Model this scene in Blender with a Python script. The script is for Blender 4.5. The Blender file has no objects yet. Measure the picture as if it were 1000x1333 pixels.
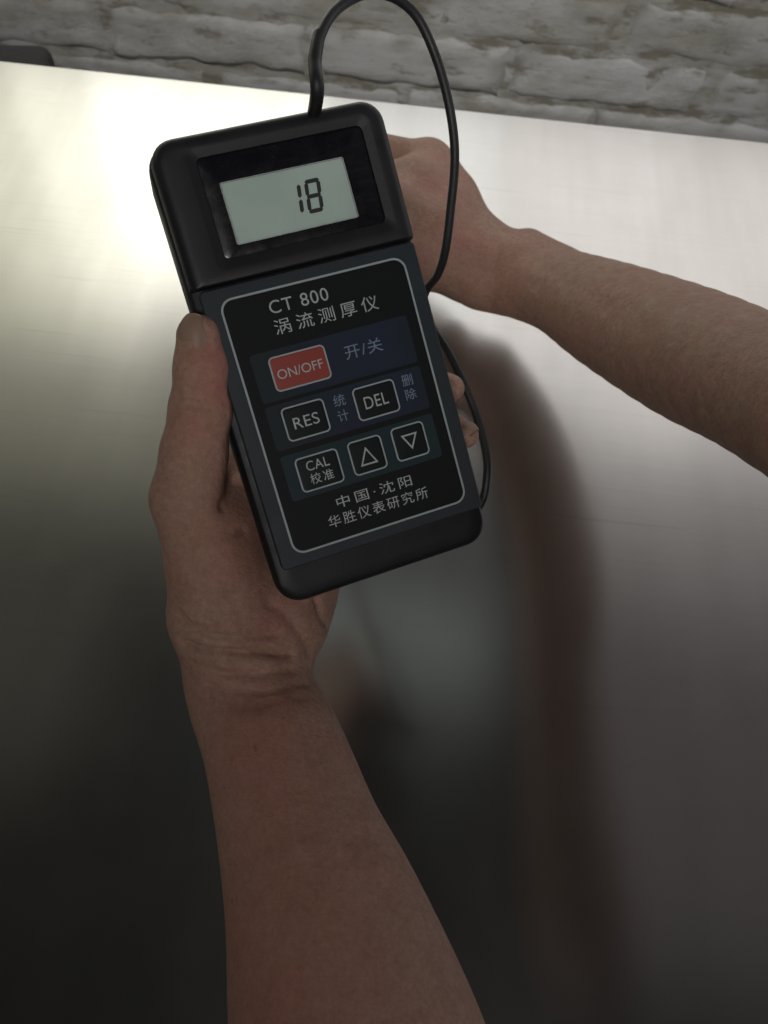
import bpy, bmesh, math, random
import numpy as np
from mathutils import Vector, Matrix, noise

# ------------------------------------------------------------------ camera
scene = bpy.context.scene
C = scene.collection
F = 1046.0                                   # focal length in photo pixels (1000 x 1333)
S = 1.22
H, PITCH, ROLL = 0.385 * S, math.radians(60.0), math.radians(6.1)
cam_data = bpy.data.cameras.new('camera')
cam_data.sensor_fit = 'VERTICAL'
cam_data.angle = 2 * math.atan(666.5 / F)
cam_data.clip_start, cam_data.clip_end = 0.01, 60
cam = bpy.data.objects.new('camera', cam_data)
C.objects.link(cam)
RC = Matrix.Rotation(math.pi / 2 - PITCH, 3, 'X') @ Matrix.Rotation(ROLL, 3, 'Z')
CAM = Vector((0, 0, H))
cam.matrix_world = Matrix.Translation(CAM) @ RC.to_4x4()
scene.camera = cam
cam_data.dof.use_dof = True
cam_data.dof.focus_distance = 0.30
cam_data.dof.aperture_fstop = 13


def ray(px, py):
    return RC @ Vector(((px - 500) / F, -(py - 666.5) / F, -1))


def at(px, py, d):
    """the point seen at (px, py) of the photograph, d metres in front of the lens"""
    return CAM + ray(px, py) * d


def at_z(px, py, z):
    """the point seen at (px, py) that lies at height z above the plate"""
    r = ray(px, py)
    return CAM + r * ((z - H) / r.z)


def at_y(px, py, y):
    r = ray(px, py)
    return CAM + r * (y / r.y)


def depth(p):
    return -(RC.transposed() @ (Vector(p) - CAM)).z


def pr(px, p):
    return px * depth(p) / F


# ------------------------------------------------------------------ world, lamps, exposure
scene.view_settings.view_transform = 'Standard'
scene.view_settings.look = 'None'
scene.view_settings.exposure = 0
scene.view_settings.gamma = 1
world = bpy.data.worlds.new('World')
scene.world = world
world.use_nodes = True
bg = world.node_tree.nodes['Background']
bg.inputs[0].default_value = (1.0, 0.97, 0.95, 1)
bg.inputs[1].default_value = 0.008


def area(name, loc, target, sx, sy, power, col, spread=180):
    l = bpy.data.lights.new(name, 'AREA')
    l.shape = 'RECTANGLE'
    l.size, l.size_y, l.energy, l.color = sx, sy, power, col
    l.spread = math.radians(spread)
    o = bpy.data.objects.new(name, l)
    C.objects.link(o)
    o.location = loc
    o.rotation_euler = (Vector(target) - Vector(loc)).to_track_quat('-Z', 'Y').to_euler()
    return o


YW = 0.96 * S                                # the brick wall stands here


def window(name, x0, x1, z0, z1, radiance, col):
    """one pane of the windows, or an added dim panel over them, on the wall side, above the picture: area lamp facing the room, power from its radiance"""
    x0, x1, z0, z1 = (v * S for v in (x0, x1, z0, z1))
    A = (x1 - x0) * (z1 - z0)
    y = YW - 0.05
    return area(name, ((x0 + x1) / 2, y, (z0 + z1) / 2), ((x0 + x1) / 2, 0, (z0 + z1) / 2), x1 - x0, z1 - z0, radiance * math.pi * A, col)


def ceiling(name, x0, x1, y0, y1, z, radiance, col):
    """a lit stretch of the roof, facing down"""
    x0, x1, y0, y1, z = (v * S for v in (x0, x1, y0, y1, z))
    A = (x1 - x0) * (y1 - y0)
    o = area(name, ((x0 + x1) / 2, (y0 + y1) / 2, z), ((x0 + x1) / 2, (y0 + y1) / 2, 0), x1 - x0, y1 - y0, radiance * math.pi * A, col)
    o.rotation_euler = (0, 0, 0)
    return o


window('window_lamp_a', -1.30, -0.621, 0.14, 0.60, 0.95, (1.0, 0.98, 0.78))
window('window_lamp_b', -0.620, -0.521, 0.14, 0.59, 1.3, (1.0, 0.98, 0.80))
window('window_lamp_c', -0.520, -0.421, 0.14, 0.58, 1.9, (1.0, 0.98, 0.83))
window('window_lamp_d', -0.420, -0.131, 0.14, 0.52, 2.6, (1.0, 0.98, 0.86))
window('window_lamp_e', -0.130, 0.100, 0.14, 0.58, 1.3, (1.0, 1.0, 0.97))
window('window_lamp_f', 0.101, 0.330, 0.14, 0.70, 1.18, (1.0, 0.955, 0.93))
window('window_lamp_g', 0.331, 0.560, 0.14, 0.76, 1.10, (1.0, 0.95, 0.91))
window('window_lamp_h', 0.561, 1.15, 0.14, 0.76, 0.84, (1.0, 0.93, 0.91))
window('upper_fill_left', -1.35, -0.42, 0.61, 1.15, 0.20, (1.0, 0.97, 0.74))  # dim panel added above the panes, softens how their reflection fades on the plate
window('upper_fill_right', 0.40, 1.40, 0.77, 1.50, 0.17, (1.0, 0.94, 0.94))  # added too: a weak upper gradient for the plate's right half, not a pane
ceiling('roof_lamp_right', 0.60, 1.9, 0.0, 1.5, 1.9, 0.065, (1.0, 0.86, 0.90))
ceiling('roof_lamp_left', -2.1, -0.85, 0.35, 1.6, 1.9, 0.045, (1.0, 0.98, 0.80))
ceiling('roof_lamp_middle', -0.40, 0.40, 0.80, 1.6, 1.9, 0.33, (0.90, 1.0, 0.97))
area('fill_behind_camera', (0.15, -1.22, 1.46), (0.02, 1.17, -0.07), 0.73, 0.43, 1.18, (1.0, 0.98, 0.95), 40)  # added fill from behind the camera for skin, gauge and wall, no known source
area('wall_fill', (-0.06, -0.73, 1.83), (0.0, 1.2, -0.16), 2.7, 0.24, 1.1, (1.0, 0.99, 0.96), 26)  # added narrow-beam light to brighten the wall, no such fitting known
area('side_fill_left', (-1.83, 0.76, 0.67), (0, 1.16, -0.18), 0.73, 0.73, 1.3, (1.0, 0.98, 0.95))  # added fill grazing along the wall from the left
area('side_fill_right', (1.83, 0.76, 0.67), (0, 1.16, -0.18), 0.73, 0.73, 4.5, (0.86, 0.90, 1.0))  # added fill grazing the wall, bluish for the sheen on the gauge's right edge

# ------------------------------------------------------------------ materials


def mat(name, col, rough=0.5, metal=0.0, spec=0.5, build=None):
    m = bpy.data.materials.new(name)
    m.use_nodes = True
    b = m.node_tree.nodes['Principled BSDF']
    b.inputs['Base Color'].default_value = (*col, 1)
    b.inputs['Roughness'].default_value = rough
    b.inputs['Metallic'].default_value = metal
    b.inputs['Specular IOR Level'].default_value = spec
    if build:
        build(m.node_tree, b)
    return m


def nd(t, kind, **kw):
    n = t.nodes.new(kind)
    for k, v in kw.items():
        setattr(n, k, v)
    return n


def coords(t, scale=(1, 1, 1)):
    tc = nd(t, 'ShaderNodeTexCoord')
    mp = nd(t, 'ShaderNodeMapping')
    mp.inputs['Scale'].default_value = scale
    t.links.new(tc.outputs['Object'], mp.inputs[0])
    return mp.outputs[0]


def noise_tex(t, scale, detail=4, rough=0.55, vec=None):
    n = nd(t, 'ShaderNodeTexNoise')
    n.inputs['Scale'].default_value = scale
    n.inputs['Detail'].default_value = detail
    n.inputs['Roughness'].default_value = rough
    t.links.new(vec if vec else coords(t), n.inputs['Vector'])
    return n.outputs['Fac']


def ramp(t, fac, stops):
    r = nd(t, 'ShaderNodeValToRGB')
    e = r.color_ramp.elements
    while len(e) < len(stops):
        e.new(0.5)
    for k, (p, c) in enumerate(stops):
        e[k].position = p
        e[k].color = (*c, 1) if not isinstance(c, (int, float)) else (c, c, c, 1)
    t.links.new(fac, r.inputs[0])
    return r.outputs[0]


def mixc(t, fac, a, b, mode='MIX'):
    m = nd(t, 'ShaderNodeMix', data_type='RGBA', blend_type=mode)
    if isinstance(fac, (int, float)):
        m.inputs[0].default_value = fac
    else:
        t.links.new(fac, m.inputs[0])
    for v, i in ((a, 6), (b, 7)):
        if isinstance(v, tuple):
            m.inputs[i].default_value = (*v, 1)
        else:
            t.links.new(v, m.inputs[i])
    return m.outputs[2]


def bump(t, b, height, strength, dist, normal=None):
    n = nd(t, 'ShaderNodeBump')
    n.inputs['Strength'].default_value = strength
    n.inputs['Distance'].default_value = dist
    t.links.new(height, n.inputs['Height'])
    if normal:
        t.links.new(normal, n.inputs['Normal'])
    t.links.new(n.outputs[0], b.inputs['Normal'])
    return n.outputs[0]


def plastic(t, b):
    f = noise_tex(t, 900, 3, 0.6)
    bump(t, b, f, 0.3, 0.0002)
    g = noise_tex(t, 45, 6, 0.7)
    t.links.new(ramp(t, g, [(0.3, 0.40), (0.7, 0.62)]), b.inputs['Roughness'])
    col = b.inputs['Base Color'].default_value[:3]
    dust = ramp(t, noise_tex(t, 520, 3, 0.8), [(0.70, 0.0), (0.80, 0.45)])
    grease = ramp(t, noise_tex(t, 30, 6, 0.72), [(0.45, 0.0), (0.8, 0.16)])
    c = mixc(t, grease, tuple(col), (0.055, 0.052, 0.048))
    t.links.new(mixc(t, dust, c, (0.10, 0.097, 0.09)), b.inputs['Base Color'])


def glossy_wear(t, b):
    g = noise_tex(t, 120, 6, 0.7)
    t.links.new(ramp(t, g, [(0.3, 0.16), (0.75, 0.36)]), b.inputs['Roughness'])
    dust = ramp(t, noise_tex(t, 620, 3, 0.8), [(0.68, 0.0), (0.78, 0.5)])
    wipe = ramp(t, noise_tex(t, 1.0, 5, 0.7, coords(t, (40, 220, 60))), [(0.5, 0.0), (0.8, 0.22)])
    c = mixc(t, wipe, (0.006, 0.006, 0.008), (0.05, 0.05, 0.052))
    t.links.new(mixc(t, dust, c, (0.12, 0.118, 0.11)), b.inputs['Base Color'])


def plate_nodes(t, b):
    # brushed anodised aluminium: fine grain drawn along x, light blotches in the oxide
    v = coords(t, (3, 420, 1))
    g = noise_tex(t, 1.0, 3, 0.6, v)
    blot = noise_tex(t, 7, 4, 0.6)
    c = ramp(t, g, [(0.25, (0.625, 0.62, 0.61)), (0.8, (0.65, 0.645, 0.635))])
    c2 = ramp(t, blot, [(0.3, (0.93, 0.93, 0.92)), (0.7, (1.0, 1.0, 1.0))])
    c = mixc(t, 1.0, c, c2, 'MULTIPLY')
    # slow streaks across the grain, and a few shallow scratches and rubbed smudges
    st = noise_tex(t, 1.0, 4, 0.6, coords(t, (17, 1.6, 1)))
    c = mixc(t, 1.0, c, ramp(t, st, [(0.3, (0.88, 0.88, 0.875)), (0.7, (1.0, 1.0, 1.0))]), 'MULTIPLY')

    def scratches(rot, scale, lo, amount):
        tc = nd(t, 'ShaderNodeTexCoord')
        mp_ = nd(t, 'ShaderNodeMapping')
        mp_.inputs['Rotation'].default_value = (0, 0, math.radians(rot))
        mp_.inputs['Scale'].default_value = scale
        t.links.new(tc.outputs['Object'], mp_.inputs[0])
        return ramp(t, noise_tex(t, 1.0, 2, 0.5, mp_.outputs[0]), [(lo, 0.0), (lo + .03, amount)])
    for rot, scale, lo, amount in ((38, (5, 260, 1), 0.69, 0.30), (-24, (4, 300, 1), 0.70, 0.26), (72, (5, 240, 1), 0.71, 0.25), (4, (2, 500, 1), 0.68, 0.18)):
        c = mixc(t, scratches(rot, scale, lo, amount), c, (0.42, 0.415, 0.41))
    t.links.new(c, b.inputs['Base Color'])
    smudge = noise_tex(t, 16, 5, 0.65)
    mp = nd(t, 'ShaderNodeMath', operation='MULTIPLY_ADD')
    t.links.new(smudge, mp.inputs[0])
    mp.inputs[1].default_value = 0.06
    mp.inputs[2].default_value = 0.190
    t.links.new(mp.outputs[0], b.inputs['Roughness'])
    b.inputs['Anisotropic'].default_value = 0.60
    b.inputs['Anisotropic Rotation'].default_value = 0.25
    tg = nd(t, 'ShaderNodeTangent', direction_type='UV_MAP')
    t.links.new(tg.outputs[0], b.inputs['Tangent'])
    bump(t, b, g, 0.035, 0.0002)


def wall_nodes(t, b, dirty=0.0):
    # thick old whitewash over brick: chalky grey, dirt and bare clay showing in drawn-out patches
    v = coords(t)
    big = noise_tex(t, 7, 6, 0.62, v)
    patch = noise_tex(t, 1.0, 7, 0.66, coords(t, (7, 10, 17)))
    streak = noise_tex(t, 1.0, 7, 0.70, coords(t, (16, 30, 48)))
    fine = noise_tex(t, 110, 6, 0.7, v)
    base = ramp(t, big, [(0.28, (0.43, 0.425, 0.41)), (0.5, (0.50, 0.497, 0.487)), (0.75, (0.54, 0.54, 0.533))])
    c = mixc(t, ramp(t, patch, [(0.45 - dirty, 0.0), (0.64 - dirty, 0.85)]), base, (0.33, 0.31, 0.26))
    c = mixc(t, ramp(t, streak, [(0.55 - dirty, 0.0), (0.66 - dirty, 0.9)]), c, (0.21, 0.19, 0.145))
    c = mixc(t, ramp(t, fine, [(0.64, 0.0), (0.74, 0.55)]), c, (0.20, 0.185, 0.16))
    ed = nd(t, 'ShaderNodeAttribute', attribute_name='joint_dirt')
    c = mixc(t, ed.outputs['Fac'], c, (0.215, 0.195, 0.15))
    t.links.new(c, b.inputs['Base Color'])
    n1 = bump(t, b, big, 0.3, 0.006)
    n2 = bump(t, b, streak, 0.55, -0.004, n1)
    bump(t, b, fine, 0.5, -0.002, n2)


def skin_nodes(t, b):
    red = nd(t, 'ShaderNodeAttribute', attribute_name='redness')
    m1 = noise_tex(t, 28, 4, 0.6)
    m2 = noise_tex(t, 140, 4, 0.65)
    base = ramp(t, m1, [(0.3, (0.315, 0.205, 0.147)), (0.55, (0.33, 0.201, 0.149)), (0.75, (0.355, 0.190, 0.148))])
    c = mixc(t, ramp(t, m2, [(0.35, 0.0), (0.75, 0.45)]), base, (0.20, 0.105, 0.072))
    m3 = noise_tex(t, 420, 5, 0.8)
    c = mixc(t, 1.0, c, ramp(t, m3, [(0.3, (0.72, 0.70, 0.68)), (0.7, (1.22, 1.22, 1.22))]), 'MULTIPLY')
    m4 = noise_tex(t, 13, 5, 0.65)
    c = mixc(t, ramp(t, m4, [(0.42, 0.0), (0.7, 0.34)]), c, (0.33, 0.125, 0.095))
    mole = ramp(t, noise_tex(t, 75, 2, 0.5), [(0.745, 0.0), (0.775, 0.65)])
    c = mixc(t, mole, c, (0.10, 0.055, 0.04))
    c = mixc(t, red.outputs['Fac'], c, (0.34, 0.105, 0.085))
    t.links.new(c, b.inputs['Base Color'])
    b.inputs['Subsurface Weight'].default_value = 0.12
    b.inputs['Subsurface Radius'].default_value = (1.0, 0.35, 0.2)
    b.inputs['Subsurface Scale'].default_value = 0.004
    vo = nd(t, 'ShaderNodeTexVoronoi', feature='DISTANCE_TO_EDGE')
    vo.inputs['Scale'].default_value = 950
    t.links.new(coords(t), vo.inputs['Vector'])
    wr_ = noise_tex(t, 1.0, 4, 0.6, coords(t, (90, 420, 420)))
    n1 = bump(t, b, vo.outputs['Distance'], 0.25, 0.0006)
    n2 = bump(t, b, noise_tex(t, 520, 6, 0.8), 0.45, 0.0010, n1)
    n3 = bump(t, b, wr_, 0.35, 0.0012, n2)
    bump(t, b, noise_tex(t, 45, 4, 0.6), 0.45, 0.0035, n3)
    b.inputs['Specular IOR Level'].default_value = 0.35
    t.links.new(ramp(t, m2, [(0.3, 0.46), (0.7, 0.62)]), b.inputs['Roughness'])


def overlay_blue(t, b):
    # the printed key field runs from teal on the left through navy back to slate on the right
    tc = nd(t, 'ShaderNodeTexCoord')
    sx = nd(t, 'ShaderNodeSeparateXYZ')
    t.links.new(tc.outputs['Object'], sx.inputs[0])
    mr = nd(t, 'ShaderNodeMapRange')
    mr.inputs['From Min'].default_value = 0.0
    mr.inputs['From Max'].default_value = 0.070
    t.links.new(sx.outputs['X'], mr.inputs['Value'])
    t.links.new(ramp(t, mr.outputs[0], [(0.2, (0.013, 0.021, 0.025)), (0.46, (0.014, 0.020, 0.036)), (0.8, (0.014, 0.020, 0.036)), (0.95, (0.013, 0.020, 0.029))]), b.inputs['Base Color'])


def lcd_nodes(t, b):
    g = noise_tex(t, 40, 3)
    c = ramp(t, g, [(0.3, (0.345, 0.43, 0.385)), (0.7, (0.40, 0.49, 0.44))])
    c = mixc(t, ramp(t, noise_tex(t, 110, 5, 0.7), [(0.4, 0.0), (0.8, 0.25)]), c, (0.33, 0.42, 0.40))
    t.links.new(mixc(t, ramp(t, noise_tex(t, 700, 2, 0.7), [(0.70, 0.0), (0.78, 0.4)]), c, (0.6, 0.64, 0.6)), b.inputs['Base Color'])


M = {
    'plate': mat('anodised_aluminium', (0.62, 0.615, 0.605), 0.25, 1.0, build=plate_nodes),
    'brick': mat('whitewashed_brick', (0.4, 0.4, 0.39), 0.85, build=wall_nodes),
    'mortar': mat('old_mortar', (0.3, 0.28, 0.24), 0.9, build=lambda t, b: wall_nodes(t, b, 0.07)),
    'floor': mat('concrete_floor', (0.12, 0.115, 0.11), 0.8, build=lambda t, b: t.links.new(
        ramp(t, noise_tex(t, 6, 6), [(0.3, (0.09, 0.088, 0.085)), (0.7, (0.15, 0.145, 0.14))]), b.inputs['Base Color'])),
    'skin': mat('skin', (0.36, 0.2, 0.135), 0.52, build=skin_nodes),
    'nail': mat('nail', (0.23, 0.150, 0.108), 0.5, spec=0.22),
    'case': mat('black_plastic', (0.010, 0.010, 0.0115), 0.42, spec=0.34, build=plastic),
    'shell': mat('black_plastic_worn', (0.009, 0.009, 0.010), 0.5, spec=0.25, build=plastic),
    'window': mat('glossy_black_plastic', (0.006, 0.006, 0.008), 0.22, build=glossy_wear),
    'panel': mat('slate_plastic', (0.022, 0.028, 0.033), 0.55, spec=0.2, build=plastic),
    'overlay': mat('black_film', (0.006, 0.007, 0.008), 0.55, spec=0.14),
    'blue': mat('blue_print', (0.016, 0.028, 0.05), 0.55, spec=0.16, build=overlay_blue),
    'teal': mat('teal_print', (0.014, 0.027, 0.031), 0.55, spec=0.16),
    'print': mat('pale_print', (0.34, 0.36, 0.36), 0.5),
    'line': mat('pale_line_print', (0.27, 0.31, 0.32), 0.5),
    'bluetext': mat('blue_grey_print', (0.13, 0.18, 0.25), 0.5),
    'key': mat('black_key', (0.006, 0.008, 0.009), 0.5, spec=0.16),
    'red': mat('red_key', (0.235, 0.042, 0.032), 0.5, spec=0.25),
    'lcd': mat('lcd_glass', (0.42, 0.49, 0.45), 0.3, build=lcd_nodes),
    'ink': mat('lcd_ink', (0.02, 0.022, 0.022), 0.4),
    'rim': mat('lcd_rim', (0.32, 0.34, 0.34), 0.4),
    'rubber': mat('cable_rubber', (0.011, 0.011, 0.012), 0.42, spec=0.4, build=plastic),
    'block': mat('black_fabric', (0.016, 0.015, 0.017), 0.8, build=lambda t, b: bump(t, b, noise_tex(t, 260, 5, 0.7), 0.8, 0.003)),
    'steel': mat('probe_steel', (0.5, 0.5, 0.5), 0.3, 1.0),
}

# ------------------------------------------------------------------ helpers


def link(name, me, m, parent=None, smooth=True):
    if m:
        me.materials.append(m)
    if smooth:
        me.polygons.foreach_set('use_smooth', np.ones(len(me.polygons), bool))
    o = bpy.data.objects.new(name, me)
    C.objects.link(o)
    if parent:
        o.parent = parent
    return o


def tag(o, label=None, cat=None, group=None, kind=None):
    for k, v in (('label', label), ('category', cat), ('group', group), ('kind', kind)):
        if v:
            o[k] = v
    return o


def sharp(me, deg=35):
    try:
        me.set_sharp_from_angle(angle=math.radians(deg))
    except Exception:
        pass


def rrect(x0, x1, y0, y1, r, n=7):
    pts = []
    rt, rb = r if isinstance(r, tuple) else (r, r)         # top (small y) and bottom corner radii
    rt, rb = max(rt, 1e-4), max(rb, 1e-4)
    for cx, cy, a0, r in ((x1 - rt, y0 + rt, -90, rt), (x1 - rb, y1 - rb, 0, rb), (x0 + rb, y1 - rb, 90, rb), (x0 + rt, y0 + rt, 180, rt)):
        for k in range(n + 1):
            a = math.radians(a0 + 90 * k / n)
            pts.append((cx + r * math.cos(a), cy + r * math.sin(a)))
    return pts


def loft(loops, n=7, cap0=True, cap1=True):
    """loops of (x0, x1, y0, y1, r, z) in gauge millimetres, y down; returns a mesh in metres, y up"""
    V, Fs = [], []
    for (x0, x1, y0, y1, r, z) in loops:
        for (x, y) in rrect(x0, x1, y0, y1, r, n):
            V.append((x * .001, -y * .001, z * .001))
    k = 4 * (n + 1)
    for i in range(len(loops) - 1):
        for j in range(k):
            a, b = i * k + j, i * k + (j + 1) % k
            Fs.append((a, b, b + k, a + k))
    if cap0:
        Fs.append(tuple(range(k)))
    if cap1:
        Fs.append(tuple((len(loops) - 1) * k + j for j in reversed(range(k))))
    me = bpy.data.meshes.new('loft')
    me.from_pydata(V, [], Fs)
    bm = bmesh.new()
    bm.from_mesh(me)
    bmesh.ops.recalc_face_normals(bm, faces=bm.faces)
    bm.to_mesh(me)
    bm.free()
    sharp(me, 30)
    return me


def ring(x0, x1, y0, y1, r, w, z, h=0.06):
    """a thin printed outline"""
    me = loft([(x0, x1, y0, y1, r, z), (x0, x1, y0, y1, r, z + h), (x0 + w, x1 - w, y0 + w, y1 - w, r - w, z + h),
               (x0 + w, x1 - w, y0 + w, y1 - w, r - w, z), (x0, x1, y0, y1, r, z)], cap0=False, cap1=False)
    return me


def polymesh(polys, z, h=0.05):
    """flat printed polygons, millimetres, y down"""
    bm = bmesh.new()
    for p in polys:
        vs = [bm.verts.new((x * .001, -y * .001, z * .001)) for x, y in p]
        f = bm.faces.new(vs)
        r = bmesh.ops.extrude_face_region(bm, geom=[f])
        bmesh.ops.translate(bm, verts=[v for v in r['geom'] if isinstance(v, bmesh.types.BMVert)], vec=(0, 0, h * .001))
    bmesh.ops.recalc_face_normals(bm, faces=bm.faces)
    me = bpy.data.meshes.new('print')
    bm.to_mesh(me)
    bm.free()
    return me


def lettering(body, x0, x1, y0, y1, z, m, parent, spacing=1.0, weight=0.0):
    cu = bpy.data.curves.new('lettering', 'FONT')
    cu.body = body
    cu.size = 1
    cu.space_character = spacing
    cu.offset = weight
    o = bpy.data.objects.new('lettering', cu)
    C.objects.link(o)
    bpy.context.view_layer.update()
    me = bpy.data.meshes.new_from_object(o.evaluated_get(bpy.context.evaluated_depsgraph_get()))
    C.objects.unlink(o)
    bpy.data.objects.remove(o)
    co = np.empty(len(me.vertices) * 3)
    me.vertices.foreach_get('co', co)
    co = co.reshape(-1, 3)
    lo, hi = co.min(0), co.max(0)
    out = np.zeros_like(co)
    out[:, 0] = (x0 + (co[:, 0] - lo[0]) / (hi[0] - lo[0]) * (x1 - x0)) * .001
    out[:, 1] = (-y1 + (co[:, 1] - lo[1]) / (hi[1] - lo[1]) * (y1 - y0)) * .001
    out[:, 2] = z * .001
    me.vertices.foreach_set('co', out.ravel())
    me.materials.clear()
    return link('lettering', me, m, parent, smooth=False)


def sweep(pts, radius, seg=14, sub=10):
    """a round tube through control points (Catmull-Rom); radius may be a list"""
    P = [Vector(p) for p in pts]
    R = radius if isinstance(radius, (list, tuple)) else [radius] * len(P)
    Q, QR = [], []
    for i in range(len(P) - 1):
        a, b, c, d = P[max(i - 1, 0)], P[i], P[i + 1], P[min(i + 2, len(P) - 1)]
        for k in range(sub):
            t = k / sub
            Q.append(0.5 * ((2 * b) + (c - a) * t + (2 * a - 5 * b + 4 * c - d) * t * t + (3 * b - a - 3 * c + d) * t ** 3))
            QR.append(R[i] * (1 - t) + R[i + 1] * t)
    Q.append(P[-1])
    QR.append(R[-1])
    V, Fs = [], []
    up = Vector((0.3, 0.2, 1)).normalized()
    for i, q in enumerate(Q):
        t = (Q[min(i + 1, len(Q) - 1)] - Q[max(i - 1, 0)]).normalized()
        up = (up - t * up.dot(t)).normalized()
        s = t.cross(up)
        for j in range(seg):
            a = 2 * math.pi * j / seg
            V.append(q + (up * math.cos(a) + s * math.sin(a)) * QR[i])
    for i in range(len(Q) - 1):
        for j in range(seg):
            a, b = i * seg + j, i * seg + (j + 1) % seg
            Fs.append((a, b, b + seg, a + seg))
    Fs.append(tuple(reversed(range(seg))))
    Fs.append(tuple((len(Q) - 1) * seg + j for j in range(seg)))
    me = bpy.data.meshes.new('tube')
    me.from_pydata([tuple(v) for v in V], [], Fs)
    sharp(me, 60)
    return me


# ------------------------------------------------------------------ the setting: plate, floor, wall
YE = at_z(500, 133, 0).y                     # far edge of the plate
ZF = -0.80


def box_mesh(x0, x1, y0, y1, z0, z1, bev=0.0):
    bm = bmesh.new()
    bmesh.ops.create_cube(bm, size=1)
    for v in bm.verts:
        v.co = Vector((x0 if v.co.x < 0 else x1, y0 if v.co.y < 0 else y1, z0 if v.co.z < 0 else z1))
    if bev:
        bmesh.ops.bevel(bm, geom=bm.edges[:], offset=bev, segments=3, affect='EDGES', profile=0.6)
    me = bpy.data.meshes.new('box')
    bm.to_mesh(me)
    bm.free()
    return me


me = box_mesh(-1.1, 1.1, -0.42, YE, -0.003, 0.0, 0.0006)
uv = me.uv_layers.new(name='UVMap')
for l in me.loops:
    c = me.vertices[l.vertex_index].co
    uv.data[l.index].uv = (c.x, c.y)
sharp(me, 30)
plate = tag(link('metal_plate', me, M['plate']), 'large brushed silver aluminium plate lying flat under the hands', 'metal plate')

me = bpy.data.meshes.new('floor')
me.from_pydata([(-6, -6, ZF), (6, -6, ZF), (6, 6, ZF), (-6, 6, ZF)], [], [(0, 1, 2, 3)])
tag(link('floor', me, M['floor'], smooth=False), kind='structure')

wall = tag(link('brick_wall', box_mesh(-3, 3, YW + 0.0026, YW + 0.25, ZF, 2.2), M['mortar'], smooth=False),
           'old whitewashed grey brick wall with stained crumbling joints behind the plate', 'wall')
rnd = random.Random(4)
BW, BH, J = 0.290, 0.072, 0.007
z_row0 = at_y(215, 12, YW).z                 # a bed joint passes here in the photograph
x_head = at_y(270, 50, YW).x
for r in range(-5, 5):
    zc = z_row0 + (r + 0.5) * (BH + J)
    for c in range(-5, 6):
        xc = x_head + (c + (0.5 if r % 2 == 0 else 0.0)) * (BW + J) + rnd.uniform(-.006, .006)
        if abs(xc) > 1.25:
            continue
        nx, nz = 22, 8
        V, Fs, dirt = [], [], []
        seed = Vector((rnd.uniform(0, 50), rnd.uniform(0, 50), rnd.uniform(0, 50)))
        tilt, out = rnd.uniform(-.02, .02), rnd.uniform(-.002, .002)
        for j in range(nz + 1):
            for i in range(nx + 1):
                u, w = i / nx * 2 - 1, j / nz * 2 - 1
                ux, wz = u * BW / 2, w * BH / 2
                p = Vector((xc + ux, 0, zc + wz))
                e = noise.noise(p * 45 + seed) * .006 + noise.noise(p * 16 + seed) * .009
                edge = max(max(abs(ux) - BW / 2 + .009, 0), max(abs(wz) - BH / 2 + .009, 0)) / .009
                y = YW + out + tilt * wz + edge ** 2 * .0042 + noise.noise(p * 20) * .0032 + noise.noise(p * 60) * .0020
                q = noise.noise(p * 11 + Vector((7, 3, 1))) * .9 + noise.noise(p * 34) * .5 + .05
                e1 = max(max(abs(ux) - BW / 2 + .030, 0), max(abs(wz) - BH / 2 + .022, 0)) / .026
                dirt.append(min(max(q * 1.5, 0), .9) * min(e1 * 1.3, 1))
                V.append((p.x + e * (abs(u) > .9) + noise.noise(p * 30) * .002, y, p.z + e * .8 * (abs(w) > .7)))
        for j in range(nz):
            for i in range(nx):
                a = j * (nx + 1) + i
                Fs.append((a, a + 1, a + nx + 2, a + nx + 1))
        n0 = len(V)
        rim = [i for i in range(nx + 1)] + [(j * (nx + 1)) + nx for j in range(1, nz + 1)] + \
              [nz * (nx + 1) + i for i in range(nx - 1, -1, -1)] + [j * (nx + 1) for j in range(nz - 1, 0, -1)]
        for k in rim:
            V.append((V[k][0], YW + .03, V[k][2]))
        for k in range(len(rim)):
            k2 = (k + 1) % len(rim)
            Fs.append((rim[k2], rim[k], n0 + k, n0 + k2))
        me = bpy.data.meshes.new('brick')
        me.from_pydata(V, [], Fs)
        me.attributes.new('joint_dirt', 'FLOAT', 'POINT').data.foreach_set('value', dirt + [.6] * len(rim))
        link('brick', me, M['brick'], wall)

# dark rounded thing behind the plate's far left edge
YP = YE + 0.09
xr, zt = at_y(58, 52, YP).x, at_y(30, 50, YP).z
bm = bmesh.new()
bmesh.ops.create_cube(bm, size=1)
for v in bm.verts:
    v.co = Vector((-0.16 if v.co.x < 0 else 0.006, -0.05 if v.co.y < 0 else 0.0, zt if v.co.z > 0 else ZF))
bmesh.ops.bevel(bm, geom=bm.edges[:], offset=0.012, segments=5, affect='EDGES', profile=0.5)
bmesh.ops.rotate(bm, verts=bm.verts, cent=(0, 0, 0), matrix=Matrix.Rotation(math.radians(9), 3, 'Z'))
bmesh.ops.translate(bm, verts=bm.verts, vec=(xr, YP, 0))
me = bpy.data.meshes.new('block')
bm.to_mesh(me)
bm.free()
tag(link('padded_post', me, M['block']), 'matt black rounded post standing behind the far left edge of the metal plate', 'post')

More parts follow.
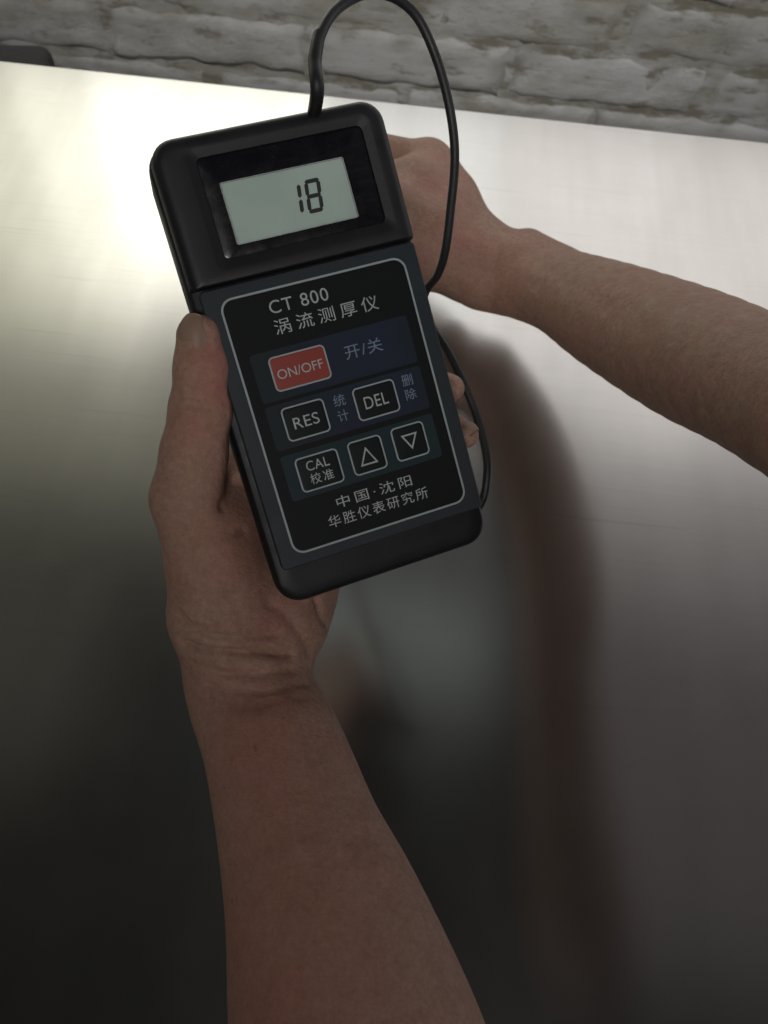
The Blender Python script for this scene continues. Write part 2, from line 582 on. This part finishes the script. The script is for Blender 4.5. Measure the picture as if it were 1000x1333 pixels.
# ------------------------------------------------------------------ the gauge
cv = lambda v: RC @ Vector((v[0], -v[1], -v[2]))
ex = Vector((0.93063954, -0.29663981, 0.21427755)).normalized()
ey = Vector((0.26273755, 0.95210106, 0.15643708))
ey = (ey - ex * ey.dot(ex)).normalized()
nz_ = ex.cross(ey)
EX, EY, EN = cv(ex), cv(ey), cv(nz_)
GO = CAM + cv(Vector((-58.293, -74.155, 283.604)) * .001)
GM = Matrix.Translation(GO) @ Matrix(((EX.x, -EY.x, -EN.x), (EX.y, -EY.y, -EN.y), (EX.z, -EY.z, -EN.z))).to_4x4()


def G(x, y, z):
    """a point in the gauge's own millimetres: x right, y down, z towards the viewer"""
    return GM @ Vector((x * .001, -y * .001, z * .001))


gauge = bpy.data.objects.new('thickness_gauge', None)
C.objects.link(gauge)
gauge.matrix_world = GM
gauge.empty_display_size = .05
tag(gauge, 'black handheld thickness gauge with grey display reading 18, resting in the palm', 'gauge')

X0, X1 = -9.6, 77.6
link('rear_shell', loft([(X0 + 5, X1 - 5, -52, 109, 8, -31), (X0 + 1.5, X1 - 1.5, -55, 112.5, 9, -29.5), (X0 + .2, X1 - .2, -56.2, 113.8, 9.5, -26),
                         (X0, X1, -57.3, 114, 9.5, -14.2), (X0 + .6, X1 - .6, -56, 113.5, 9, -13.8)]), M['shell'], gauge)
link('front_shell', loft([(X0 + .6, X1 - .6, -56, 113.5, 9, -13.75), (X0, X1, -57.3, 114, 9.5, -13.3), (X0, X1, -57.3, 114, 9.5, -8.5),
                          (X0 + .5, X1 - .5, -56.1, 113.6, 9.2, -6.6), (X0 + 1.6, X1 - 1.6, -55, 112.5, 8.5, -5.2), (X0 + 3.2, X1 - 3.2, -53.4, 111, 7.5, -4.6),
                          (X0 + 7, X1 - 7, -50, 107, 5, -4.5)]), M['shell'], gauge)
hx0, hx1, hy0, hy1 = X0 + 1.0, X1 - .4, -57.0, -5.6
head = link('display_housing', loft([
    (hx0 + .6, hx1 - .6, hy0 + .6, hy1, (8.8, 1.2), -8), (hx0, hx1, hy0, hy1, (8.8, 1.2), -6), (hx0 + .2, hx1 - .2, hy0 + .2, hy1, (8.6, 1.2), -2.5),
    (hx0 + .9, hx1 - .9, hy0 + .9, hy1, (8, 1.2), -.2), (hx0 + 2.1, hx1 - 2.1, hy0 + 2.1, hy1 - .1, (7, 1.2), 1.2), (hx0 + 3.6, hx1 - 3.6, hy0 + 3.6, hy1 - .5, (6, 1.2), 1.8),
    (hx0 + 5.2, hx1 - 5.2, hy0 + 5.2, hy1 - 1.6, (5, 1.2), 2.0),
    (2.6, 70.6, -51.2, -9.2, 3.2, 2.0), (3.2, 70.0, -50.6, -9.8, 3.0, 1.9), (5.6, 67.8, -48.6, -12.6, 2.4, 1.1), (6.2, 67.2, -48.0, -13.2, 2.2, .9),
    (6.2, 67.2, -48.0, -13.2, 2.2, -1.5)], cap1=False), M['case'], gauge)
win = link('display_window', loft([
    (6.3, 67.1, -47.9, -13.3, 2.1, -1.6), (6.3, 67.1, -47.9, -13.3, 2.1, .25), (6.6, 66.8, -47.6, -13.6, 2.0, .4),
    (11.9, 57.7, -38.8, -17.1, .8, .4), (12.1, 57.5, -38.6, -17.3, .7, .15), (12.1, 57.5, -38.6, -17.3, .7, -1.0)], cap1=False), M['window'], gauge)
link('window_rim', ring(11.95, 57.65, -38.75, -17.15, .8, .28, .38, .06), M['rim'], win)
lcd = link('display_screen', loft([(11.5, 58, -39, -17, .5, -1.2), (11.5, 58, -39, -17, .5, -.7)]), M['lcd'], gauge)


def digit(x, y0, y1, w, segs, slant=0.13):
    """bevelled seven-segment strokes"""
    t, g = 1.45, .22
    h = y1 - y0
    ym = (y0 + y1) / 2
    S = {}

    def hor(yc):
        return [(g, yc), (g + t / 2, yc - t / 2), (w - g - t / 2, yc - t / 2), (w - g, yc), (w - g - t / 2, yc + t / 2), (g + t / 2, yc + t / 2)]

    def ver(xc, a, b):
        return [(xc, a + g), (xc + t / 2, a + g + t / 2), (xc + t / 2, b - g - t / 2), (xc, b - g), (xc - t / 2, b - g - t / 2), (xc - t / 2, a + g + t / 2)]
    ya, yd = y0 + t / 2, y1 - t / 2
    S['a'], S['d'], S['g'] = hor(ya), hor(yd), hor(ym)
    S['f'], S['b'] = ver(t / 2, ya, ym), ver(w - t / 2, ya, ym)
    S['e'], S['c'] = ver(t / 2, ym, yd), ver(w - t / 2, ym, yd)
    return [[(x + px + (y1 - py) * slant, py) for px, py in S[s]] for s in segs]


link('digit', polymesh(digit(32.6, -33.9, -22.2, 6.0, 'bc'), -.68, .05), M['ink'], lcd, smooth=False)
link('digit', polymesh(digit(40.0, -33.9, -22.2, 6.0, 'abcdefg'), -.68, .05), M['ink'], lcd, smooth=False)

panel = link('front_panel', loft([(-6.0, 75.8, -4.6, 99.4, 1.6, -5), (-6.0, 75.8, -4.6, 99.4, 1.6, -.5), (-5.6, 75.4, -4.2, 99.0, 1.4, 0), (-4.5, 74.3, -3.1, 97.9, 1.2, 0.02)]), M['panel'], gauge)
link('face_film', loft([(0, 70, 0, 94.8, 4.5, -.05), (0, 70, 0, 94.8, 4.5, .10)]), M['overlay'], panel)
link('border_line', ring(-.35, 70.35, -.35, 95.15, 4.8, .75, .06, .09), M['line'], panel)
for (a, b, y0, y1) in ((4.6, 65.4, 20.8, 38.6), (4.6, 65.4, 40.0, 56.4), (4.8, 65.2, 58.6, 75.6)):
    link('key_field', loft([(a, b, y0, y1, 1.2, .0), (a, b, y0, y1, 1.2, .14)]), M['teal' if y0 > 50 else 'blue'], panel)


def key(x0, x1, y0, y1, m, words=(), shapes=None):
    k = link('key', loft([(x0, x1, y0, y1, 1.9, 0), (x0, x1, y0, y1, 1.9, .22), (x0 + .25, x1 - .25, y0 + .25, y1 - .25, 1.7, .34), (x0 + 1.2, x1 - 1.2, y0 + 1.2, y1 - 1.2, 1.2, .42)]), m, gauge)
    link('key_outline', ring(x0, x1, y0, y1, 1.9, .55, .2, .17), M['line'], k)
    for w in words:
        lettering(w[0], *w[1:5], .46, M['print'], k, *w[5:])
    if shapes:
        link('arrow_outline', shapes, M['print'], k, smooth=False)
    return k


def tri(x, y, w, h, up):
    t = .62
    P = [(x - w / 2, y + h / 2), (x + w / 2, y + h / 2), (x, y - h / 2)]
    c = (x, y + h / 6)
    Q = [(c[0] + (px - c[0]) * (1 - 2.9 * t / h), c[1] + (py - c[1]) * (1 - 2.9 * t / h)) for px, py in P]
    if not up:
        P = [(px, 2 * y - py) for px, py in P]
        Q = [(px, 2 * y - py) for px, py in Q]
    return polymesh([[P[i], P[(i + 1) % 3], Q[(i + 1) % 3], Q[i]] for i in range(3)], .44, .03)


key(10.6, 32.0, 23.2, 35.9, M['red'], [('ON/OFF', 12.6, 29.9, 28.2, 31.6, 1.0)])
key(9.8, 26.2, 41.8, 54.4, M['key'], [('RES', 13.2, 22.9, 46.2, 50.4, 1.05)])
key(37.4, 54.0, 41.9, 54.4, M['key'], [('DEL', 40.9, 50.2, 46.0, 50.5, 1.05)])
key(9.4, 26.0, 60.8, 73.8, M['key'], [('CAL', 13.2, 22.0, 62.8, 66.4, 1.05), ('校准', 13.4, 22.4, 67.6, 71.6, 1.25)])
key(30.0, 43.4, 60.5, 73.5, M['key'], shapes=tri(36.6, 67.1, 7.0, 6.8, True))
key(47.5, 60.8, 60.1, 73.1, M['key'], shapes=tri(54.3, 66.7, 6.6, 6.0, False))
lettering('CT 800', 16.6, 38.8, 4.0, 8.6, .13, M['print'], panel, 1.12)
lettering('涡流测厚仪', 16.4, 56.2, 10.8, 16.2, .13, M['print'], panel, 1.45)
lettering('开/关', 38.9, 53.6, 26.0, 31.2, .18, M['bluetext'], panel, 1.1)
lettering('统', 29.8, 34.2, 42.3, 46.7, .18, M['bluetext'], panel)
lettering('计', 29.8, 34.0, 48.2, 52.4, .18, M['bluetext'], panel)
lettering('删', 57.2, 61.4, 42.0, 46.2, .18, M['bluetext'], panel)
lettering('除', 57.2, 61.4, 47.4, 51.6, .18, M['bluetext'], panel)
lettering('中国·沈阳', 20.4, 50.6, 78.6, 83.0, .13, M['print'], panel, 1.35)
lettering('华胜仪表研究所', 15.4, 55.6, 84.8, 89.4, .13, M['print'], panel, 1.25)

# ------------------------------------------------------------------ body surfaces: smooth unions of tapered limbs


class Body:
    def __init__(self):
        self.p = []

    def cone(self, a, b, ra, rb, k=.006, flat=None):
        self.p.append((np.array(a, float), np.array(b, float), ra, rb, k, flat))

    def chain(self, pts, rs, k=.006, flat=None):
        for i in range(len(pts) - 1):
            self.cone(pts[i], pts[i + 1], rs[i], rs[i + 1], k, flat)

    def limb(self, pts, rs, k, flats, n, sub=4):
        """a tapered limb through points, resampled so that its outline has no corners"""
        P, R, m = [np.array(p, float) for p in pts], list(rs), len(pts)
        Q, S, FL = [], [], []
        cr = lambda a, b, c, d, t: .5 * (2 * b + (c - a) * t + (2 * a - 5 * b + 4 * c - d) * t * t + (3 * b - a - 3 * c + d) * t ** 3)
        for i in range(m - 1):
            ids = [max(i - 1, 0), i, i + 1, min(i + 2, m - 1)]
            for q in range(sub):
                t = q / sub
                Q.append(cr(*[P[j] for j in ids], t))
                S.append(cr(*[R[j] for j in ids], t))
                FL.append(flats[i] * (1 - t) + flats[i + 1] * t)
        Q.append(P[-1])
        S.append(R[-1])
        FL.append(flats[-1])
        for i in range(len(Q) - 1):
            self.cone(Q[i], Q[i + 1], S[i], S[i + 1], k, (n, (FL[i] + FL[i + 1]) / 2))

    def eval(self, P):
        out = np.full(len(P), 1.0, np.float32)
        for a, b, ra, rb, k, flat in self.p:
            q = P - a
            ba = b - a
            if flat is not None:
                n, f = flat
                n = np.array(n, float)
                n = n / np.linalg.norm(n)
                q = q + np.outer(q @ n, n) * (1 / f - 1)
                ba = ba + (ba @ n) * n * (1 / f - 1)
            t = np.clip((q @ ba) / max(ba @ ba, 1e-12), 0, 1)
            d = np.linalg.norm(q - t[:, None] * ba, axis=1) - (ra + (rb - ra) * t)
            if flat is not None:
                d = d * (0.5 + 0.5 * flat[1])
            h = np.clip(.5 + .5 * (out - d) / k, 0, 1)
            out = out + (d - out) * h - k * h * (1 - h)
        return out

    def mesh(self, h=.0013, cut=None):
        lo = np.min([np.minimum(a, b) - max(ra, rb) for a, b, ra, rb, _, _ in self.p], axis=0) - .012
        hi = np.max([np.maximum(a, b) + max(ra, rb) for a, b, ra, rb, _, _ in self.p], axis=0) + .012
        B = 4
        n = np.ceil((hi - lo) / (h * B)).astype(int)
        gi = np.stack(np.meshgrid(*[np.arange(k) for k in n], indexing='ij'), -1).reshape(-1, 3)
        coarse = self.eval(lo + (gi + .5) * h * B).reshape(n)
        v = np.repeat(np.repeat(np.repeat(coarse, B, 0), B, 1), B, 2)
        near = np.abs(v) < h * B * 1.6
        ii = np.argwhere(near)
        v[near] = self.eval(lo + (ii + .5) * h)
        if cut is not None:
            pass
        s = v < 0
        nx, ny, nz = (k - 1 for k in v.shape)
        cnt = np.zeros((nx, ny, nz), np.int8)
        offs = [(i, j, k) for i in (0, 1) for j in (0, 1) for k in (0, 1)]
        for i, j, k in offs:
            cnt += s[i:i + nx, j:j + ny, k:k + nz]
        act = (cnt > 0) & (cnt < 8)
        cells = np.argwhere(act)
        idx = np.full(act.shape, -1, np.int64)
        idx[act] = np.arange(len(cells))
        cv_ = {o: v[cells[:, 0] + o[0], cells[:, 1] + o[1], cells[:, 2] + o[2]] for o in offs}
        acc = np.zeros((len(cells), 3))
        num = np.zeros(len(cells))
        for o in offs:
            for ax in range(3):
                if o[ax] == 1:
                    continue
                o2 = tuple(1 if q == ax else o[q] for q in range(3))
                va, vb = cv_[o], cv_[o2]
                m = (va < 0) != (vb < 0)
                t = np.where(m, va / np.where(m, va - vb, 1), 0)
                p = np.repeat(np.array(o, float)[None], len(cells), 0)
                p[:, ax] += t
                acc[m] += p[m]
                num[m] += 1
        V = lo + (cells + acc / num[:, None] + .5) * h
        Q = []
        for ax in range(3):
            u, w = (ax + 1) % 3, (ax + 2) % 3
            sa = np.take(s, np.arange(s.shape[ax] - 1), ax)
            sb = np.take(s, np.arange(1, s.shape[ax]), ax)
            e = np.argwhere(sa != sb)
            e = e[(e[:, u] > 0) & (e[:, w] > 0) & (e[:, u] < act.shape[u]) & (e[:, w] < act.shape[w])]
            flip = s[e[:, 0], e[:, 1], e[:, 2]]
            q = []
            for du, dw in ((-1, -1), (0, -1), (0, 0), (-1, 0)):
                c = e.copy()
                c[:, u] += du
                c[:, w] += dw
                q.append(idx[c[:, 0], c[:, 1], c[:, 2]])
            q = np.stack(q, 1)
            q[~flip] = q[~flip][:, ::-1]
            Q.append(q)
        return V, np.concatenate(Q)

    def grad(self, V, e=.0004):
        g = np.stack([self.eval(V + np.eye(3)[i] * e) - self.eval(V - np.eye(3)[i] * e) for i in range(3)], 1)
        return g / np.maximum(np.linalg.norm(g, axis=1, keepdims=True), 1e-9)


def seg_dist(V, pts):
    best = np.full(len(V), 9.)
    pts = [np.array(p, float) for p in pts]
    for a, b in zip(pts[:-1], pts[1:]):
        ba = b - a
        t = np.clip(((V - a) @ ba) / (ba @ ba), 0, 1)
        best = np.minimum(best, np.linalg.norm(V - a - t[:, None] * ba, axis=1))
    return best


def project(V):
    R = np.array(RC)
    q = (V - np.array(CAM)) @ R
    return np.stack([500 + F * q[:, 0] / -q[:, 2], 666.5 - F * q[:, 1] / -q[:, 2], -q[:, 2]], 1)


def surface_at(body, px, py, d0=.2, d1=.8):
    """march along the view ray through a photo pixel to the body surface"""
    ds = np.linspace(d0, d1, 1500)
    o, r = np.array(CAM), np.array(ray(px, py))
    f = body.eval(o + ds[:, None] * r)
    k = np.argmax(f < 0)
    return Vector(o + ds[k] * r) if f[k] < 0 else None


def body_mesh(name, body, creases, reds, parent, h=.0013):
    V, Q = body.mesh(h)
    N = body.grad(V)
    for pix, dep, w in creases:
        pts = [surface_at(body, *p) for p in pix]
        pts = [p for p in pts if p is not None]
        if len(pts) < 2:
            continue
        d = seg_dist(V, pts)
        V = V + N * (-1.35 * dep * (.6 * np.exp(-(d / w) ** 2) + .4 * np.exp(-(d / (2.6 * w)) ** 2)))[:, None]
    red = np.zeros(len(V))
    for pix, rad, amt in reds:
        p = surface_at(body, *pix)
        if p is None:
            continue
        red = np.maximum(red, .7 * amt * np.exp(-(np.linalg.norm(V - np.array(p), axis=1) / rad) ** 2))
    me = bpy.data.meshes.new(name)
    me.from_pydata(V.tolist(), [], Q.tolist())
    at_ = me.attributes.new('redness', 'FLOAT', 'POINT')
    at_.data.foreach_set('value', red.astype(np.float32))
    return link(name, me, M['skin'], parent)


def nail(tip, base, face, r0, r1, length, width_deg, parent, lift=.0006):
    """a curved nail plate on the finger end running base -> tip, its middle facing `face`"""
    tip, base, face = Vector(tip), Vector(base), Vector(face)
    a = (tip - base).normalized()
    n = (face - a * face.dot(a)).normalized()
    b = a.cross(n)
    nu, nv = 12, 12
    V, Fs = [], []
    for layer in (0, 1):
        for i in range(nu + 1):
            s = i / nu
            taper = 1 - .18 * (1 - s) ** 3
            x = -length * .34 + s * length * .92
            rr = (r1 if x < 0 else math.sqrt(max(r1 ** 2 - (x * .86) ** 2, 1e-8)))
            for j in range(nv + 1):
                ph = math.radians(width_deg) * (j / nv * 2 - 1) * taper
                edge = (abs(j / nv * 2 - 1)) ** 4
                xx = x - (edge * length * .10 if s < .5 else edge * length * .12)
                r = rr + lift - .0009 * edge - .0008 * (1 - s) ** 4 - (.0006 if layer else 0)
                V.append(tip + a * xx + (n * math.cos(ph) + b * math.sin(ph)) * r)
    k = (nu + 1) * (nv + 1)
    for i in range(nu):
        for j in range(nv):
            q = i * (nv + 1) + j
            Fs.append((q, q + 1, q + nv + 2, q + nv + 1))
            Fs.append((k + q, k + q + nv + 1, k + q + nv + 2, k + q + 1))
    rim = [j for j in range(nv + 1)] + [i * (nv + 1) + nv for i in range(1, nu + 1)] + [nu * (nv + 1) + j for j in range(nv - 1, -1, -1)] + [i * (nv + 1) for i in range(nu - 1, 0, -1)]
    for q in range(len(rim)):
        c, d = rim[q], rim[(q + 1) % len(rim)]
        Fs.append((c, d, k + d, k + c))
    me = bpy.data.meshes.new('fingernail')
    me.from_pydata([tuple(v) for v in V], [], Fs)
    return link('fingernail', me, M['nail'], parent)


VIEW = RC @ Vector((0, 0, 1))                # towards the camera
person = bpy.data.objects.new('person', None)
C.objects.link(person)
person.location = (0, 0, 0)
person.empty_display_size = .05
tag(person, 'person with bare forearms, one hand holding the gauge and one pressing on the plate', 'person')
bpy.context.view_layer.update()

# --- the arm from below: forearm, wrist, palm under the gauge, thumb along its side
L = Body()
fore = [(560, 1700, .235, 178), (500, 1480, .258, 172), (458, 1333, .276, 158), (423, 1194, .290, 128), (394, 1102, .301, 107), (370, 1018, .3115, 95),
        (349, 955, .319, 86.5), (325, 905, .328, 79), (317, 870, .330, 77)]
pts = [at(x, y, d) for x, y, d, w in fore]
rs = [pr(w, p) for (x, y, d, w), p in zip(fore, pts)]
fdir = (pts[2] - pts[6]).normalized()
fn = (VIEW - fdir * VIEW.dot(fdir)).normalized()
L.limb(pts, rs, .0015, [.92 - .26 * i / (len(pts) - 1) for i in range(len(pts))], fn)
# palm, heel of hand
heel_l, heel_r = at(291, 800, .325), at(366, 802, .338)
L.cone(at(318, 855, .331), heel_l, .0205, .0180, .010)
L.cone(at(332, 855, .333), heel_r, .0185, .0165, .010)
L.cone(heel_r, at(384, 772, .345), .0165, .0155, .006)
L.cone(heel_l, G(12, 88, -47), .019, .016, .014)
L.cone(heel_r, G(30, 78, -46), .017, .013, .014)
L.cone(G(12, 88, -47), G(18, 45, -46), .016, .012, .016)
L.cone(G(30, 78, -46), G(36, 58, -44), .013, .010, .014)
L.cone(G(18, 45, -46), G(36, 58, -44), .012, .010, .014)
# thenar and thumb
tm = at(245, 648, .300)
ti = at(261, 535, .291)
tt = at(259, 438, .286)
L.cone(heel_l, at(276, 742, .314), .0180, .0160, .008)
L.cone(at(276, 742, .314), tm, .0160, pr(44, tm), .006)
L.cone(at(300, 760, .322), at(272, 690, .312), .015, .0125, .012)
L.cone(tm, at(253, 590, .296), pr(46, tm), .0112, .006)
L.cone(at(253, 590, .296), ti, .0112, pr(38, ti), .006)
L.cone(ti, at(262, 480, .288), pr(37, ti), pr(33, tt), .005)
L.cone(at(262, 480, .288), tt, pr(34, tt), pr(29, tt), .004)
L.cone(at(284, 668, .312), G(0, 52, -38), .0105, .008, .008)
L.cone(at(288, 700, .318), G(4, 75, -42), .012, .011, .010)
# fingers wrapped behind the gauge, two ends show at its right side
fingers = [([G(18, 42, -44), G(38, 22, -41), G(60, 10, -40), G(72, 4, -38)], [.0100, .0086, .0080, .0070]),
           ([G(25, 48, -44), G(48, 33, -41), G(68, 27, -40), G(77, 28, -37)], [.0100, .0088, .0080, .0068]),
           ([G(31, 54, -44), G(55, 47, -41), G(76, 46, -38), at(586, 506, .340)], [.0096, .0084, .0073, .0062]),
           ([G(36, 60, -43), G(58, 62, -40), G(78, 62, -38), at(606, 566, .340)], [.0088, .0074, .0066, .0057])]
for p, r in fingers:
    L.chain(p, r, .004)
creases = [
    ([(240, 838), (262, 846), (285, 849), (310, 850), (345, 849), (378, 853), (410, 862)], .0026, .0011),
    ([(232, 800), (250, 818), (275, 828), (300, 831), (335, 829), (360, 826)], .0016, .0011),
    ([(252, 866), (290, 878), (330, 879), (380, 872), (408, 876)], .0013, .0011),
    ([(270, 893), (310, 899), (350, 900), (400, 890)], .0010, .0013),
    ([(300, 915), (340, 920), (395, 907)], .0007, .0015),
    ([(412, 780), (416, 792), (420, 805), (428, 818)], .0016, .0013),
    ([(350, 785), (372, 800), (392, 826), (402, 846)], .0010, .0018),
    ([(300, 775), (312, 800), (318, 826)], .0006, .0016),
    ([(228, 512), (250, 519), (270, 518), (290, 512)], .0008, .0009),
    ([(222, 524), (250, 531), (270, 531), (294, 524)], .0011, .0009),
    ([(222, 538), (250, 545), (275, 544), (296, 538)], .0009, .0009),
    ([(238, 452), (250, 455), (260, 452), (268, 436)], .0008, .0008),
    ([(270, 438), (265, 462), (262, 490)], .0006, .0016),
    ([(205, 640), (225, 650), (240, 652)], .0007, .0010), ([(203, 660), (228, 668), (248, 668)], .0007, .0010),
    ([(292, 658), (300, 645), (306, 625)], .0020, .0022),
    ([(280, 700), (300, 690), (318, 690)], .0008, .0016),
    ([(360, 1103), (385, 1100), (410, 1096)], -.0004, .0006),
    ([(330, 920), (352, 1000), (385, 1100)], -.0010, .0032), ([(372, 910), (395, 990), (440, 1110)], -.0008, .0028),
    ([(425, 960), (455, 1060), (500, 1180)], .0010, .0050),
]
reds = [((285, 470), .010, .75), ((290, 500), .009, .7), ((250, 560), .008, .35), ((300, 700), .016, .3), ((370, 810), .012, .35),
        ((330, 950), .014, .4), ((330, 1000), .014, .35), ((360, 1090), .02, .4), ((390, 1180), .03, .4), ((310, 1230), .02, .35),
        ((350, 1290), .025, .4), ((480, 1200), .02, .25), ((606, 552), .005, .5)]
arm_l = body_mesh('arm', L, creases, reds, person)
arm_l['label'] = 'arm reaching up from below with the gauge lying in its palm'
face_t = (VIEW + RC @ Vector((-.28, .1, 0))).normalized()
nail(tt, ti, face_t, .009, pr(29, tt), .0135, 52, arm_l, .00035)
nail(at(606, 566, .340), G(78, 62, -38), VIEW + RC @ Vector((1.2, -.2, 0)), .006, .0057, .0075, 50, arm_l)

# --- the arm from the right: forearm over the plate, fist pressing the probe down behind the gauge
Rr = Body()
UP = Vector((0, 0, 1))
wr = at_z(664, 358, .053)
fa = [(at_z(1000, 506, .190), 97), (at_z(898, 460, .140), 92), (at_z(800, 413, .096), 77), (at_z(730, 379, .070), 61), (wr, 58)]
pts = [p for p, w in fa]
rs = [pr(w, p) for p, w in fa]
ad = (pts[0] - pts[2]).normalized()          # on towards the elbow, out of the picture
for dist, r in ((.09, .0365), (.18, .041), (.27, .043)):
    pts.insert(0, at_z(1000, 506, .190) + ad * dist)
    rs.insert(0, r)
Rr.limb(pts, rs, .0015, [.95 - .25 * max(i - 1, 0) / 6 for i in range(len(pts))], UP)
Rr.cone(at_z(688, 321, .064), at_z(725, 345, .070), .0115, .0100, .014)          # ulna head
kn = [at_z(556, 212, .076), at_z(535, 238, .080), at_z(512, 272, .080), at_z(500, 318, .073)]   # little .. index knuckles
base = [at_z(634, 325, .056), at_z(632, 340, .058), at_z(630, 353, .057), at_z(626, 362, .051)]
for k_, b_, r0, r1 in zip(kn, base, (.0178, .0183, .0188, .0178), (.0165, .0165, .0165, .0158)):
    Rr.cone(wr, b_, .0226, r0, .010)
    Rr.cone(b_, k_, r0, r1, .012)
for i in range(3):
    Rr.cone((Vector(kn[i]) * .6 + Vector(base[i]) * .4), (Vector(kn[i + 1]) * .6 + Vector(base[i + 1]) * .4), .0158, .0158, .016)
    Rr.cone(Vector(kn[i]) * .92 + Vector(base[i]) * .08, Vector(kn[i + 1]) * .92 + Vector(base[i + 1]) * .08, .0160, .0160, .014)
probe_pt = at_z(430, 300, 0)
for i, k_ in enumerate(kn):
    p1 = Vector(k_) + S * Vector((-.042 + .004 * i, -.004, .010 - .006 * i))
    p2 = p1 + S * Vector((-.006, -.006 + .003 * i, -.026))
    p3 = p2 + S * Vector((.016, -.006, -.016))
    for q in (p2, p3):
        q.z = max(q.z, .012)
    Rr.chain([k_, p1, p2, p3], [.0144, .0114, .0102, .009], .005)
# thumb side
tc0, tc1 = at_z(606, 357, .041), at_z(556, 348, .039)
Rr.cone(wr, tc0, .0226, .0183, .010)
Rr.cone(tc0, tc1, .0183, .0158, .008)
Rr.chain([tc1, at_z(500, 352, .041), at_z(455, 338, .034)], [.0158, .0126, .0103], .006)
Rr.cone(at_z(596, 344, .039), at_z(540, 326, .041), .017, .016, .012)
creases_r = [([(520, 300), (560, 296), (620, 300)], .0006, .004), ([(600, 330), (640, 345), (700, 372)], .0006, .005),
             ([(690, 330), (760, 380), (840, 430)], .0006, .006), ([(655, 300), (650, 330), (640, 360)], .0004, .0016)]
reds_r = [((590, 320), .02, .35), ((560, 240), .014, .2), ((540, 340), .014, .3), ((660, 340), .02, .15)]
arm_r = body_mesh('arm', Rr, creases_r, reds_r, person, .0014)
arm_r['label'] = 'arm coming in from the right with its hand down on the plate'

# ------------------------------------------------------------------ the cable and its probe
cable = bpy.data.objects.new('probe_cable', None)
C.objects.link(cable)
tag(cable, 'thin black cable looping from the top of the gauge round its right side', 'cable')
G0 = G(52.5, -55, -9)
sl = [G0, at(413, 120, .272), at(410, 80, .273), at(416, 44, .276)]
link('cable_sleeve', sweep(sl, [.0024, .0024, .00235, .00215]), M['rubber'], cable)
cp = [G0, at(413, 120, .272), at(411, 80, .273), at(419, 42, .276), at(440, 11, .281), at(475, -8, .287), at(512, -4, .292), at(543, 22, .298), at(566, 70, .304), at(581, 120, .310),
      at(590, 170, .316), at(592, 215, .322), at(587, 270, .330), at(580, 325, .340), at(570, 357, .350), at(556, 376, .360), at(550, 400, .368), at(562, 425, .366),
      at(582, 455, .362), at(602, 495, .360), at(620, 540, .360), at(632, 585, .358), at(634, 620, .357), at(626, 655, .360), at(600, 680, .372), at(550, 660, .395),
      at(500, 580, .42), at(470, 480, .44), at_z(455, 380, .05), probe_pt + Vector((0, -.004, .060)), probe_pt + Vector((0, 0, .034))]
link('cable_run', sweep(cp, .00185), M['rubber'], cable)
bm = bmesh.new()
prof = [(0, 0), (.0035, 0), (.005, .002), (.0055, .004), (.0055, .026), (.0045, .030), (.0022, .034), (0, .035)]
seg = 20
rings = [[bm.verts.new((r * math.cos(2 * math.pi * j / seg), r * math.sin(2 * math.pi * j / seg), z)) for j in range(seg)] for r, z in prof[1:-1]]
for a, b in zip(rings[:-1], rings[1:]):
    for j in range(seg):
        bm.faces.new((a[j], a[(j + 1) % seg], b[(j + 1) % seg], b[j]))
bm.faces.new(list(reversed(rings[0])))
bm.faces.new(rings[-1])
me = bpy.data.meshes.new('probe')
bm.to_mesh(me)
bm.free()
pb = link('probe', me, M['steel'], cable)
pb.location = probe_pt
